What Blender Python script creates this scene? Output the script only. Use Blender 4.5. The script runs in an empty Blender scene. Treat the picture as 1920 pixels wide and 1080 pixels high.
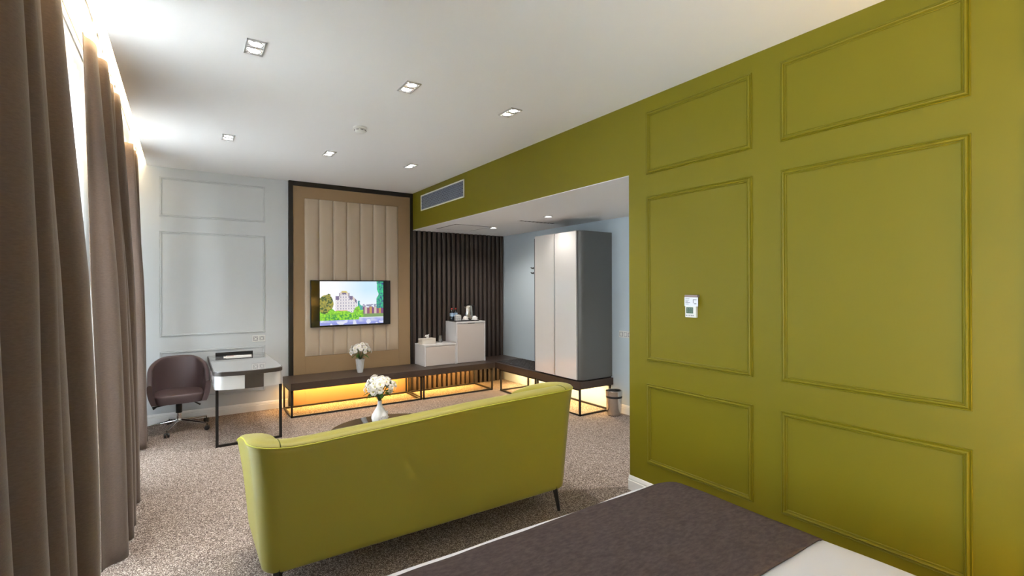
import bpy, bmesh, math, random
from mathutils import Vector, Matrix, noise
C = bpy.context.scene.collection
PI = math.pi
random.seed(7)

# ------------------------------------------------------------------ camera
cd = bpy.data.cameras.new('camera'); cam = bpy.data.objects.new('camera', cd); C.objects.link(cam)
yaw, pitch, roll = math.radians(34.049), math.radians(0.082), math.radians(-0.184)
fw = Vector((math.sin(yaw)*math.cos(pitch), math.cos(yaw)*math.cos(pitch), math.sin(pitch)))
rt = Vector((math.cos(yaw), -math.sin(yaw), 0)); up = rt.cross(fw)
R_, U_ = rt*math.cos(roll)+up*math.sin(roll), up*math.cos(roll)-rt*math.sin(roll)
cam.matrix_world = Matrix(((R_.x,U_.x,-fw.x,0),(R_.y,U_.y,-fw.y,0),(R_.z,U_.z,-fw.z,1.5814),(0,0,0,1)))
cd.sensor_width = 36; cd.lens = 36*913.3/1920; cd.shift_x = -0.35/1920; cd.shift_y = -3.54/1920
cd.clip_start = .02
bpy.context.scene.camera = cam

# ------------------------------------------------------------------ world, daylight, exposure
W = bpy.data.worlds.new('World'); bpy.context.scene.world = W; W.use_nodes = True
bg = W.node_tree.nodes['Background']; bg.inputs[0].default_value = (.80,.90,1,1); bg.inputs[1].default_value = 6.0
vs = bpy.context.scene.view_settings
vs.view_transform = 'Standard'; vs.look = 'None'; vs.gamma = 1; vs.use_curve_mapping = False; vs.exposure = 1.0
bpy.context.scene.cycles.max_bounces = 12; bpy.context.scene.cycles.diffuse_bounces = 7

WIN = [(-.55,.95),(2.05,4.30),(5.0,6.25)]          # window openings along the left wall; the first, unseen, is added to brighten the room
def area(name, loc, rot, sx, sy, power, col, portal=False, parent=None):
    l = bpy.data.lights.new(name, 'AREA'); l.shape = 'RECTANGLE'; l.size = sx; l.size_y = sy
    l.energy = power; l.color = col
    if portal: l.cycles.is_portal = True
    o = bpy.data.objects.new(name, l); C.objects.link(o); o.location = loc; o.rotation_euler = rot
    if parent: o.parent = parent
    return o
for (a, b), pw in zip(WIN, (48,430,150)):
    area('window_daylight', (-1.02,(a+b)/2,1.45), (0,-PI/2,0), 2.6, b-a, pw, (.88,.94,1))

# ------------------------------------------------------------------ materials
def lin(c): return tuple(((v/255)/12.92 if v/255<=.04045 else ((v/255+.055)/1.055)**2.4) for v in c)+(1,)
def mat(name, c, rough=.5, metal=0, bump=0, scale=100, var=0, vscale=None, coat=0, spec=None, stretch=None, detail=3, trans=0, sheen=0):
    m = bpy.data.materials.new(name); m.use_nodes = True; nt = m.node_tree; N = nt.nodes; L = nt.links
    b = N['Principled BSDF']; col = c if len(c)==4 else tuple(c)+(1,)
    b.inputs['Base Color'].default_value = col; b.inputs['Roughness'].default_value = rough; b.inputs['Metallic'].default_value = metal
    if coat: b.inputs['Coat Weight'].default_value = coat; b.inputs['Coat Roughness'].default_value = .05
    if spec is not None: b.inputs['Specular IOR Level'].default_value = spec
    if sheen: b.inputs['Sheen Weight'].default_value = sheen
    tc = N.new('ShaderNodeTexCoord'); mp = N.new('ShaderNodeMapping'); L.new(tc.outputs['Object'], mp.inputs[0])
    if stretch: mp.inputs['Scale'].default_value = stretch
    if bump or var:
        n = N.new('ShaderNodeTexNoise'); n.inputs['Scale'].default_value = scale; n.inputs['Detail'].default_value = detail
        L.new(mp.outputs[0], n.inputs['Vector'])
        if bump:
            bp = N.new('ShaderNodeBump'); bp.inputs['Strength'].default_value = bump; bp.inputs['Distance'].default_value = .004
            L.new(n.outputs[0], bp.inputs['Height']); L.new(bp.outputs[0], b.inputs['Normal'])
        if var:
            n2 = n
            if vscale:
                n2 = N.new('ShaderNodeTexNoise'); n2.inputs['Scale'].default_value = vscale; n2.inputs['Detail'].default_value = 4; L.new(mp.outputs[0], n2.inputs['Vector'])
            mr = N.new('ShaderNodeMapRange'); mr.inputs[1].default_value = .3; mr.inputs[2].default_value = .7
            mr.inputs[3].default_value = 1-var; mr.inputs[4].default_value = 1+var; L.new(n2.outputs[0], mr.inputs[0])
            mx = N.new('ShaderNodeMix'); mx.data_type = 'RGBA'; mx.blend_type = 'MULTIPLY'; mx.inputs[0].default_value = 1
            mx.inputs[6].default_value = col; L.new(mr.outputs[0], mx.inputs[7]); L.new(mx.outputs[2], b.inputs['Base Color'])
    if trans:
        t = N.new('ShaderNodeBsdfTranslucent'); t.inputs[0].default_value = col; ms = N.new('ShaderNodeMixShader'); ms.inputs[0].default_value = trans
        L.new(b.outputs[0], ms.inputs[1]); L.new(t.outputs[0], ms.inputs[2]); L.new(ms.outputs[0], N['Material Output'].inputs[0])
    return m
def emis(name, c, s):
    m = bpy.data.materials.new(name); m.use_nodes = True; N = m.node_tree.nodes; b = N['Principled BSDF']
    b.inputs['Base Color'].default_value = tuple(c)+(1,); b.inputs['Emission Color'].default_value = tuple(c)+(1,); b.inputs['Emission Strength'].default_value = s
    return m
def clear_glass(name, tint, gloss=.08, f0=.04):
    m = bpy.data.materials.new(name); m.use_nodes = True; nt = m.node_tree; N = nt.nodes; L = nt.links
    N.remove(N['Principled BSDF'])
    t = N.new('ShaderNodeBsdfTransparent'); t.inputs[0].default_value = tuple(tint)+(1,)
    g = N.new('ShaderNodeBsdfGlossy'); g.inputs['Roughness'].default_value = .02
    f = N.new('ShaderNodeFresnel'); f.inputs[0].default_value = 1.45
    a = N.new('ShaderNodeMath'); a.operation = 'ADD'; a.inputs[1].default_value = gloss; L.new(f.outputs[0], a.inputs[0])
    ms = N.new('ShaderNodeMixShader'); L.new(a.outputs[0], ms.inputs[0]); L.new(t.outputs[0], ms.inputs[1]); L.new(g.outputs[0], ms.inputs[2])
    L.new(ms.outputs[0], N['Material Output'].inputs[0]); return m

M = {}
M['ceiling'] = mat('ceiling_paint', (.80,.80,.80), .9, bump=.05, scale=60)
M['wallpaint'] = mat('pale_grey_wall_paint', (.54,.565,.58), .55, bump=.04, scale=80)
M['blue'] = mat('pale_blue_wall_paint', (.50,.575,.63), .55, bump=.04, scale=80)
M['green'] = mat('olive_green_wall_paint', (.158,.133,.005), .5, bump=.05, scale=90, spec=.22)
M['white'] = mat('white_trim_paint', (.72,.72,.71), .4)
M['plastic'] = mat('white_plastic', (.72,.72,.70), .35)
M['chrome'] = mat('chrome', (.75,.75,.76), .12, 1)
M['steel'] = mat('brushed_steel', (.62,.58,.54), .22, 1, bump=.05, scale=40, stretch=(1,1,.05))
M['black'] = mat('black_plastic', (.012,.012,.013), .4)
M['blackmetal'] = mat('dark_powder_coated_metal', (.018,.017,.017), .45, .3)
M['wenge'] = mat('dark_wenge_wood', (.052,.034,.026), .38, bump=.1, scale=22, var=.25, stretch=(1,14,14))
M['wengey'] = mat('dark_wenge_wood_lengthwise', (.052,.034,.026), .38, bump=.1, scale=22, var=.25, stretch=(14,1,14))
M['slat'] = mat('dark_slat_wood', (.066,.047,.038), .42, bump=.1, scale=14, var=.2, stretch=(12,12,1))
M['slatback'] = mat('near_black_backing', (.006,.004,.003), .7)
M['frameblack'] = mat('black_brown_frame', (.010,.008,.008), .4)
M['tan'] = mat('tan_upholstery_leather', (.30,.198,.104), .5, bump=.08, scale=260)
M['pad'] = mat('pale_taupe_leather', (.46,.37,.275), .45, bump=.08, scale=260)
M['sofa'] = mat('lime_green_sofa_fabric', (.275,.245,.015), .5, bump=.2, scale=700, var=.04, sheen=.18)
M['piping'] = mat('sofa_piping', (.46,.46,.05), .6)
M['curtain'] = mat('brown_linen_curtain', (.116,.081,.063), .85, bump=.25, scale=240, var=.13, vscale=70, stretch=(1,1,3), trans=.07, sheen=.2)
M['sheer'] = mat('white_sheer_voile', (.88,.88,.88), .9, trans=.75)
M['gloss_white'] = mat('gloss_white_lacquer', (.70,.68,.66), .12, coat=.6)
M['cab_white'] = mat('white_laminate', (.72,.70,.70), .3)
M['cab_front'] = mat('pale_taupe_laminate', (.62,.555,.515), .25, coat=.2)
M['ward_grey'] = mat('grey_lacquer', (.115,.116,.108), .3)
M['leather'] = mat('mauve_brown_leather', (.088,.056,.058), .42, bump=.15, scale=220)
M['deskwhite'] = mat('desk_white_gloss', (.66,.66,.65), .15, coat=.5)
M['deskedge'] = mat('desk_dark_edge', (.055,.045,.04), .35)
M['desktop'] = mat('glass_with_painted_reflection', (.30,.30,.31), .03, coat=1, spec=1)  # pale grey base colour stands in for the wall mirrored in the glass
M['paper'] = mat('white_paper', (.80,.79,.78), .8)
M['tableglass'] = mat('black_glass_top', (.006,.007,.007), .02, coat=1, spec=.9)
M['vaseglass'] = mat('frosted_pale_glass', (.72,.74,.76), .2, coat=.6, trans=.25)
M['ceramic'] = mat('white_ceramic', (.78,.77,.77), .18, coat=.5)
M['petal'] = mat('white_petal', (.82,.80,.77), .7, trans=.2)
M['petalyellow'] = mat('yellow_flower_centre', (.62,.58,.16), .8)
M['leaf'] = mat('green_leaf', (.055,.16,.022), .5, var=.3, scale=30, trans=.2)
M['stem'] = mat('green_stem', (.05,.11,.03), .6)
M['sheet'] = mat('white_bed_linen', (.56,.56,.60), .85, bump=.12, scale=300, stretch=(1,14,1))
M['throw'] = mat('dark_mauve_bed_throw', (.066,.051,.051), .95, bump=.35, scale=120, var=.22, vscale=38, stretch=(1,2.2,1), spec=.1)
M['glass'] = clear_glass('window_glass', (.97,.985,.98))
M['bottleglass'] = clear_glass('blue_bottle_plastic', (.55,.72,.90), .12)
M['tumbler'] = clear_glass('tumbler_glass', (.90,.92,.95), .15)
M['redcap'] = mat('red_bottle_cap', (.45,.05,.04), .4)
M['bluelabel'] = mat('pale_blue_bottle_label', (.35,.50,.68), .5)
M['alu'] = mat('brushed_aluminium', (.60,.60,.60), .3, .9)
M['ventwhite'] = mat('vent_cream_paint', (.74,.75,.66), .5)
M['ventblade'] = mat('vent_grey_blade', (.34,.38,.46), .45)
M['ventdark'] = mat('vent_dark_void', (.012,.015,.025), .8)
M['lcd'] = mat('green_grey_lcd', (.09,.16,.11), .15)
M['ink'] = mat('grey_print', (.16,.17,.20), .7)
M['rubber'] = mat('dark_grey_mat', (.050,.045,.045), .6)
M['hatchline'] = mat('dark_joint_line', (.10,.10,.10), .9)
M['lamp'] = emis('lamp_face', (1,.97,.92), 14)
M['cove'] = emis('warm_led_strip', (1,.74,.42), 34)
M['underglow'] = emis('amber_led_strip', (1,.52,.13), 3)

def carpet():
    m = bpy.data.materials.new('speckled_loop_carpet'); m.use_nodes = True; nt = m.node_tree; N = nt.nodes; L = nt.links; b = N['Principled BSDF']
    b.inputs['Roughness'].default_value = .95; b.inputs['Specular IOR Level'].default_value = .1
    tc = N.new('ShaderNodeTexCoord')
    v = N.new('ShaderNodeTexVoronoi'); v.inputs['Scale'].default_value = 240; L.new(tc.outputs['Object'], v.inputs['Vector'])
    n = N.new('ShaderNodeTexNoise'); n.inputs['Scale'].default_value = 150; n.inputs['Detail'].default_value = 6; n.inputs['Roughness'].default_value = .75; L.new(tc.outputs['Object'], n.inputs['Vector'])
    sep = N.new('ShaderNodeSeparateColor'); L.new(v.outputs['Color'], sep.inputs[0])
    ad = N.new('ShaderNodeMath'); ad.operation = 'MULTIPLY_ADD'; ad.inputs[1].default_value = .55; L.new(sep.outputs[0], ad.inputs[0])
    ml = N.new('ShaderNodeMath'); ml.operation = 'MULTIPLY'; ml.inputs[1].default_value = .45; L.new(n.outputs[0], ml.inputs[0]); L.new(ml.outputs[0], ad.inputs[2])
    r = N.new('ShaderNodeValToRGB'); e = r.color_ramp.elements
    e[0].position = .16; e[0].color = (.035,.026,.023,1); e[1].position = .76; e[1].color = (.66,.58,.52,1)
    k = e.new(.42); k.color = (.15,.118,.100,1); k = e.new(.60); k.color = (.26,.205,.178,1)
    L.new(ad.outputs[0], r.inputs[0])
    L.new(r.outputs[0], b.inputs['Base Color'])
    bp = N.new('ShaderNodeBump'); bp.inputs['Strength'].default_value = .5; bp.inputs['Distance'].default_value = .004
    L.new(ad.outputs[0], bp.inputs['Height']); L.new(bp.outputs[0], b.inputs['Normal'])
    return m
M['carpet'] = carpet()

# ------------------------------------------------------------------ helpers
def obj(name, bm, m, parent=None, smooth=False, loc=None):
    bmesh.ops.recalc_face_normals(bm, faces=bm.faces)
    me = bpy.data.meshes.new(name); bm.to_mesh(me); bm.free()
    me.materials.append(M[m] if isinstance(m, str) else m)
    if smooth:
        for p in me.polygons: p.use_smooth = True
        if smooth is not True: me.set_sharp_from_angle(angle=math.radians(smooth))
    o = bpy.data.objects.new(name, me); C.objects.link(o)
    if parent: o.parent = parent
    if loc: o.location = loc
    return o
def tag(o, label, cat, group=None):
    o['label'] = label; o['category'] = cat
    if group: o['group'] = group
    return o
def thing(name, label, cat, loc=(0,0,0), rz=0, group=None):
    o = bpy.data.objects.new(name, None); o.empty_display_size = .05; C.objects.link(o); o.location = loc; o.rotation_euler = (0,0,rz)
    return tag(o, label, cat, group)
def struct(name, bm, m, parent=None, smooth=False):
    o = obj(name, bm, m, parent, smooth)
    if not parent: o['kind'] = 'structure'
    return o
def box(bm, a, b, bev=0, seg=2):
    a, b = Vector(a), Vector(b)
    r = bmesh.ops.create_cube(bm, size=1)['verts']
    for v in r: v.co = Vector([a[i]+(b[i]-a[i])*(v.co[i]+.5) for i in range(3)])
    if bev:
        es = list({e for v in r for e in v.link_edges})
        bmesh.ops.bevel(bm, geom=es, offset=bev, segments=seg, affect='EDGES', profile=.5)
    return bm
def B(a, b, bev=0, seg=2): return box(bmesh.new(), a, b, bev, seg)
def lathe(bm, prof, seg=32, c=(0,0,0), axis='z', caps=True):
    rings = []
    for r, z in prof:
        ring = []
        for i in range(seg):
            t = 2*PI*i/seg; p = (r*math.cos(t), r*math.sin(t), z)
            if axis == 'y': p = (p[0], p[2], p[1])
            if axis == 'x': p = (p[2], p[0], p[1])
            ring.append(bm.verts.new((p[0]+c[0], p[1]+c[1], p[2]+c[2])))
        rings.append(ring)
    for a, b in zip(rings, rings[1:]):
        for i in range(seg): bm.faces.new((a[i], a[(i+1)%seg], b[(i+1)%seg], b[i]))
    if caps:
        bm.faces.new(rings[0][::-1]); bm.faces.new(rings[-1])
    return bm
def tube(bm, pts, r, seg=8, closed=False):
    pts = [Vector(p) for p in pts]; n = len(pts); rings = []
    rad = r if isinstance(r, (list, tuple)) else [r]*n
    ref = None
    for i, p in enumerate(pts):
        d = (pts[(i+1)%n]-pts[i-1]) if closed else (pts[min(i+1,n-1)]-pts[max(i-1,0)])
        d.normalize()
        if ref is None: ref = Vector((0,0,1)) if abs(d.z)<.9 else Vector((1,0,0))
        u = d.cross(ref).normalized(); w = u.cross(d).normalized(); ref = w
        rings.append([bm.verts.new(p+(u*math.cos(2*PI*k/seg)+w*math.sin(2*PI*k/seg))*rad[i]) for k in range(seg)])
    rng = range(n) if closed else range(n-1)
    for i in rng:
        a, b = rings[i], rings[(i+1)%n]
        for k in range(seg): bm.faces.new((a[k], a[(k+1)%seg], b[(k+1)%seg], b[k]))
    if not closed: bm.faces.new(rings[0][::-1]); bm.faces.new(rings[-1])
    return bm
def prism(bm, pts, z0, z1, bev=0):
    a = [bm.verts.new((x,y,z0)) for x,y in pts]; b = [bm.verts.new((x,y,z1)) for x,y in pts]
    n = len(pts); fs = [bm.faces.new(a[::-1]), bm.faces.new(b)]
    for i in range(n): fs.append(bm.faces.new((a[i],a[(i+1)%n],b[(i+1)%n],b[i])))
    if bev:
        es = list(fs[0].edges)+list(fs[1].edges)
        bmesh.ops.bevel(bm, geom=es, offset=bev, segments=2, affect='EDGES')
    return bm
def grid(bm, f, nu, nv, closeu=False):
    V = [[bm.verts.new(f(i/(nu if closeu else nu-1), j/(nv-1))) for j in range(nv)] for i in range(nu)]
    for i in range(nu if closeu else nu-1):
        for j in range(nv-1):
            a, b = V[i], V[(i+1)%nu]; bm.faces.new((a[j], b[j], b[j+1], a[j+1]))
    return V
def copy_tree(o, parent=None):
    c = o.copy(); C.objects.link(c); c.parent = parent
    for ch in list(o.children): copy_tree(ch, c)
    return c
def mould(axis, plane, out, u0, u1, z0, z1, w=.034, t=.014):
    """mitred rectangle of double-bead moulding on a wall plane"""
    bm = bmesh.new()
    prof = [(0,0),(0,.35),(.08,.62),(.18,.45),(.24,.30),(.36,.85),(.50,1),(.64,.85),(.74,.32),(.82,.30),(.90,.5),(1,.30),(1,0)]
    rings = []
    for cu, cz, su, sz in ((u0,z0,1,1),(u1,z0,-1,1),(u1,z1,-1,-1),(u0,z1,1,-1)):
        ring = []
        for a, h in prof:
            u = cu+su*a*w; z = cz+sz*a*w; d = plane+out*h*t
            ring.append(bm.verts.new((d,u,z) if axis=='x' else (u,d,z)))
        rings.append(ring)
    for i in range(4):
        a, b = rings[i], rings[(i+1)%4]
        for k in range(len(prof)-1): bm.faces.new((a[k],a[k+1],b[k+1],b[k]))
    return bm
def rrect(x0, y0, x1, y1, rs, n=8):
    """rounded rectangle outline, radii for (x0,y0),(x1,y0),(x1,y1),(x0,y1)"""
    out = []
    for (cx, cy, sx, sy, a0), r in zip(((x0,y0,1,1,PI),(x1,y0,-1,1,1.5*PI),(x1,y1,-1,-1,0),(x0,y1,1,-1,.5*PI)), rs):
        if r <= 0: out.append((cx,cy)); continue
        for i in range(n+1):
            t = a0+.5*PI*i/n; out.append((cx+sx*r+r*math.cos(t), cy+sy*r+r*math.sin(t)))
    return out

# ------------------------------------------------------------------ setting
XG, YW, H, HS, XB, YE = 2.894, 7.028, 3.0, 2.446, 4.55, 2.646
XL, YB, SLOT = -.80, -.85, -.346
struct('floor', B((XL-.1,YB-.1,-.08),(XB+.1,YW+.1,0)), 'carpet')
struct('ceiling', B((SLOT,YB-.1,H),(XG+.12,YW+.1,H+.2)), 'ceiling')
struct('ceiling', B((XL-.1,YB-.1,3.16),(SLOT,YW+.1,3.26)), 'ceiling')         # top of the curtain recess
bm = bmesh.new(); box(bm,(XG+.12,.9,HS),(XB+.1,YW+.1,HS+.2)); box(bm,(XG+.0005,YE+.0005,HS),(XG+.12,YW,HS+.004))
struct('ceiling', bm, 'ceiling')
bm = bmesh.new(); box(bm,(XG,YB,0),(XG+.12,YE,H)); box(bm,(XG,YE,HS+.0045),(XG+.12,YW,H))
struct('wall_right', bm, 'green')
struct('wall_alcove', B((XB,.9,0),(XB+.1,YW,HS+.1)), 'blue')
struct('wall_hallway', B((XG+.12,.9,0),(XB,1.0,HS)), 'wallpaint')
struct('wall_far', B((XL-.1,YW,0),(XB+.1,YW+.1,3.26)), 'wallpaint')
struct('wall_back', B((XL-.1,YB-.1,0),(XG+.12,YB,3.2)), 'wallpaint')
bm = bmesh.new(); ys = [YB]+[v for w in WIN for v in w]+[YW]
for i in range(0,len(ys),2): box(bm,(XL-.2,ys[i],0),(XL,ys[i+1],3.2))
for a, b in WIN: box(bm,(XL-.2,a,0),(XL,b,.12)); box(bm,(XL-.2,a,2.78),(XL,b,3.2))
struct('wall_left', bm, 'wallpaint')
for i, (a, b) in enumerate(WIN):
    e = thing('window_%d'%(i+1), 'x', 'x', (XL-.1,(a+b)/2,.12)); del e['label'], e['category']; e['kind'] = 'structure'
    hw, hh, m = (b-a)/2, 2.66, (b-a)/2
    bm = bmesh.new()
    for y0, y1, z0, z1 in ((-hw,-hw+.06,0,hh),(hw-.06,hw,0,hh),(-.04,.04,0,hh),(-hw,hw,0,.06),(-hw,hw,hh-.06,hh),(-hw,hw,1.95,2.01)): box(bm,(-.03,y0,z0),(.03,y1,z1),.004)
    obj('window_frame', bm, 'white', e)
    obj('window_pane', B((-.006,-hw+.05,.05),(.006,hw-.05,hh-.05)), 'glass', e)
def baseb(name, axis, plane, out, u0, u1, h=.11):
    bm = bmesh.new(); prof = [(0,0),(.018,0),(.018,h*.66),(.013,h*.70),(.014,h*.78),(.008,h*.95),(.004,h),(0,h)]
    rings = []
    for u in (u0,u1): rings.append([bm.verts.new((plane+out*d,u,z) if axis=='x' else (u,plane+out*d,z)) for d,z in prof])
    n = len(prof)
    for k in range(n): bm.faces.new((rings[0][k],rings[0][(k+1)%n],rings[1][(k+1)%n],rings[1][k]))
    bm.faces.new(rings[0]); bm.faces.new(rings[1][::-1])
    struct(name, bm, 'white')
baseb('baseboard_far','y',YW,-1,XL,1.15); baseb('baseboard_right','x',XG,-1,YB,YE); baseb('baseboard_alcove','x',XB,-1,1.0,4.43)
baseb('baseboard_corner','y',YE,1,XG,XG+.12); baseb('baseboard_left','x',XL,1,YB,YW)
n = 1
for ya, yb in ((1.649,2.472),(.647,1.478),(-.35,.477)):
    for z0, z1 in ((2.422,2.889),(1.023,2.256),(.256,.853)):
        struct('trim_%d'%n, mould('x',XG,-1,ya,yb,z0,z1), 'green'); n += 1
for z0, z1 in ((2.420,2.887),(1.003,2.251),(.25,.833)):
    struct('trim_%d'%n, mould('y',YW,-1,-.231,.883,z0,z1,.03,.013), 'wallpaint'); n += 1
# curtain recess lighting: an LED strip behind the ceiling edge
cv = thing('cove_light_strip', 'warm LED strip hidden in the curtain recess along the ceiling edge', 'strip light', (-.346,3.1,3.07))
obj('strip_body', B((-.008,-3.9,-.022),(0,3.9,.022)), 'alu', cv)
obj('strip_diffuser', B((-.013,-3.9,-.018),(-.008,3.9,.018)), 'cove', cv)
# curtain tracks in the recess
tr = thing('curtain_track', 'white double curtain track running along the recess above the windows', 'curtain track', (0,0,0))
for x in (-.43,-.56):
    bm = bmesh.new(); box(bm,(x-.014,YB+.02,3.12),(x-.006,YW-.02,3.16)); box(bm,(x+.006,YB+.02,3.12),(x+.014,YW-.02,3.16)); box(bm,(x-.014,YB+.02,3.152),(x+.014,YW-.02,3.16))
    obj('rail', bm, 'white', tr)

# ------------------------------------------------------------------ curtains
def curtain(y0, y1, nf, xt, xb, amp, seed, name, label, m='curtain', ztop=2.975, zb=.012, flare=0, edge=0):
    rnd = random.Random(seed); ph = rnd.random()*6
    amps = [rnd.uniform(.65,1.15) for _ in range(nf+3)]; wid = [rnd.uniform(.7,1.35) for _ in range(nf)]; tot = sum(wid)
    cum = [0]
    for w in wid: cum.append(cum[-1]+w/tot)
    def f(u, v):
        k = max(i for i in range(nf) if cum[i] <= u+1e-9); loc = (u-cum[k])/(cum[k+1]-cum[k])
        z = ztop+(zb-ztop)*v
        a = amp*amps[k]*(.45+.55*min(1,v*2.2))
        s = math.cos(2*PI*loc)                                  # +1 on a fold edge deep, -1 in the bulge
        s = -math.copysign(abs(s)**.75, s)
        drift = .10*noise.noise(Vector((seed*3.1,u*5,v*1.3)))*.35
        x = xt+(xb-xt)*v**.8+a*s+drift
        x -= edge*max(0,1-u/.06)
        y = y0+(y1-y0)*u+.35*a*math.sin(4*PI*loc)*.5
        y += flare*(v-.5)*(1 if u>.5 else -1)*abs(u-.5)*2
        return (x, y, z)
    bm = bmesh.new(); grid(bm, f, nf*22+1, 46)
    e = thing(name, label[0], label[1], (xb,(y0+y1)/2,0))
    for v in bm.verts: v.co.x -= xb; v.co.y -= (y0+y1)/2
    o = obj('fabric_panel', bm, m, e, True)
    s = o.modifiers.new('Solidify','SOLIDIFY'); s.thickness = .004
    if m == 'curtain':
        for k in range(nf):
            y = y0+(y1-y0)*(cum[k]+cum[k+1])/2-(y0+y1)/2; x = xt-xb
            for dy in (-.03,.03):
                bm = bmesh.new(); tube(bm,[(x-.012,y+dy,2.95),(x-.013,y+dy,2.99),(x-.004,y+dy,3.03),(x,y+dy,3.07)],.004,6); box(bm,(x-.006,y+dy-.008,3.06),(x+.006,y+dy+.008,3.118),.002)
                obj('glider_hook', bm, 'plastic', e)
    return e
curtain(1.05,2.93,7,-.465,-.378,.082,11,'curtain',('brown linen curtain nearest the camera at the left edge','curtain'),edge=.02)
curtain(3.50,4.88,6,-.415,-.330,.050,5,'curtain',('brown linen curtain in the middle, hanging between two bright windows','curtain'),edge=0)
curtain(5.90,6.46,4,-.415,-.345,.046,23,'curtain',('brown linen curtain furthest away, next to the swivel chair','curtain'),edge=.03)
curtain(2.1,4.2,24,-.56,-.56,.020,31,'sheer_curtain',('white sheer voile behind the gap between the nearest and middle brown curtains','sheer curtain'),'sheer')
curtain(4.72,6.35,20,-.56,-.56,.020,37,'sheer_curtain',('white sheer voile behind the gap before the far brown curtain','sheer curtain'),'sheer')

# ------------------------------------------------------------------ ceiling fittings
def spot(name, parent, loc, power, size=1.9, blend=.9, col=(1,.93,.84)):
    l = bpy.data.lights.new(name,'SPOT'); l.energy = power; l.spot_size = size; l.spot_blend = blend; l.color = col; l.shadow_soft_size = .035
    o = bpy.data.objects.new(name,l); C.objects.link(o); o.parent = parent; o.location = loc
PWR = 48
cl = [(.355,3.225,'near the window, largest of the six in the picture'),(1.33,3.265,'in the near row, middle one'),(2.205,3.285,'in the near row, beside the green wall'),
      (.355,5.30,'in the far row, nearest the windows'),(1.285,5.35,'in the far row, middle one behind the smoke detector'),(2.21,5.38,'in the far row, nearest the vent grille')]
def downlight(x, y, lab):
    e = thing('ceiling_downlight','square recessed twin downlight '+lab,'ceiling light',(x,y,H),0,'twin downlights in the main ceiling')
    bm = bmesh.new()
    for a, b in (((-.052,-.098,-.008),(-.044,.098,0)),((.044,-.098,-.008),(.052,.098,0)),((-.052,-.098,-.008),(.052,-.090,0)),((-.052,.090,-.008),(.052,.098,0)),((-.046,-.006,-.006),(.046,.006,0))): box(bm,a,b,.001)
    obj('frame', bm, 'alu', e)
    for s in (-1,1):
        bm = bmesh.new(); lathe(bm,[(.0395,-.001),(.040,-.006),(.036,-.007),(.034,-.003)],28,(0,s*.047,0),caps=False); obj('lamp_ring', bm, 'chrome', e, True)
        bm = bmesh.new(); lathe(bm,[(.034,-.0005),(.034,-.0035)],24,(0,s*.047,0)); obj('lamp', bm, 'lamp', e)
    spot('downlight_beam', e, (0,0,-.03), PWR)
for a in cl: downlight(*a)
for x, y, pw, lab in ((3.73,4.72,8,'above the wardrobe in the alcove'),(3.76,6.05,34,'beside the access hatch in the alcove'),(3.75,2.3,60,'added unseen in the passage behind the green wall to brighten the alcove')):  # the last lamp is out of view, added to brighten the alcove
    e = thing('ceiling_downlight','small round recessed downlight '+lab,'ceiling light',(x,y,HS),0,'round downlights in the alcove')
    bm = bmesh.new(); lathe(bm,[(.060,0),(.060,-.004),(.047,-.008),(.042,-.003)],28,caps=False); obj('lamp_ring', bm, 'alu', e, True)
    bm = bmesh.new(); lathe(bm,[(.042,-.0005),(.042,-.003)],24); obj('lamp', bm, 'lamp', e)
    spot('downlight_beam', e, (0,0,-.03), pw, 2.6, 1)
e = thing('smoke_detector','white round smoke detector on the ceiling between the two rows of downlights','smoke detector',(1.305,4.33,H))
bm = bmesh.new(); lathe(bm,[(.058,0),(.058,-.012),(.052,-.016)],32); obj('base', bm, 'plastic', e, 40)
bm = bmesh.new(); lathe(bm,[(.046,-.016),(.050,-.026),(.045,-.040),(.030,-.052),(.0,-.054)][:4],32); obj('sensor_head', bm, 'plastic', e, 40)
bm = bmesh.new()
for k in range(8):
    t = 2*PI*k/8; c, s = math.cos(t), math.sin(t)
    tube(bm,[(.0495*c-.012*s,.0495*s+.012*c,-.030),(.0495*c+.012*s,.0495*s-.012*c,-.030)],.0028,6)
obj('sensor_slots', bm, 'black', e)
# access hatch and slot diffuser on the alcove ceiling
e = thing('access_hatch','square white ceiling access hatch with a dark joint in the alcove ceiling','access hatch',(3.39,6.28,HS))
obj('hatch_panel', B((-.27,-.30,-.004),(.27,.30,0)), 'ceiling', e)
bm = bmesh.new()
for a, b in (((-.285,-.315,-.003),(-.270,.315,0)),((.270,-.315,-.003),(.285,.315,0)),((-.285,-.315,-.003),(.285,-.300,0)),((-.285,.300,-.003),(.285,.315,0))): box(bm,a,b)
obj('joint', bm, 'hatchline', e)
e = thing('slot_diffuser','narrow dark slotted air diffuser in the alcove ceiling','air diffuser',(3.93,5.21,HS))
bm = bmesh.new()
for k in range(9): box(bm,(-.28+k*.064,-.022,-.003),(-.28+k*.064+.045,.022,0))
obj('slots', bm, 'hatchline', e); obj('diffuser_frame', B((-.30,-.034,-.0015),(.32,.034,0)), 'plastic', e)
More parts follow.
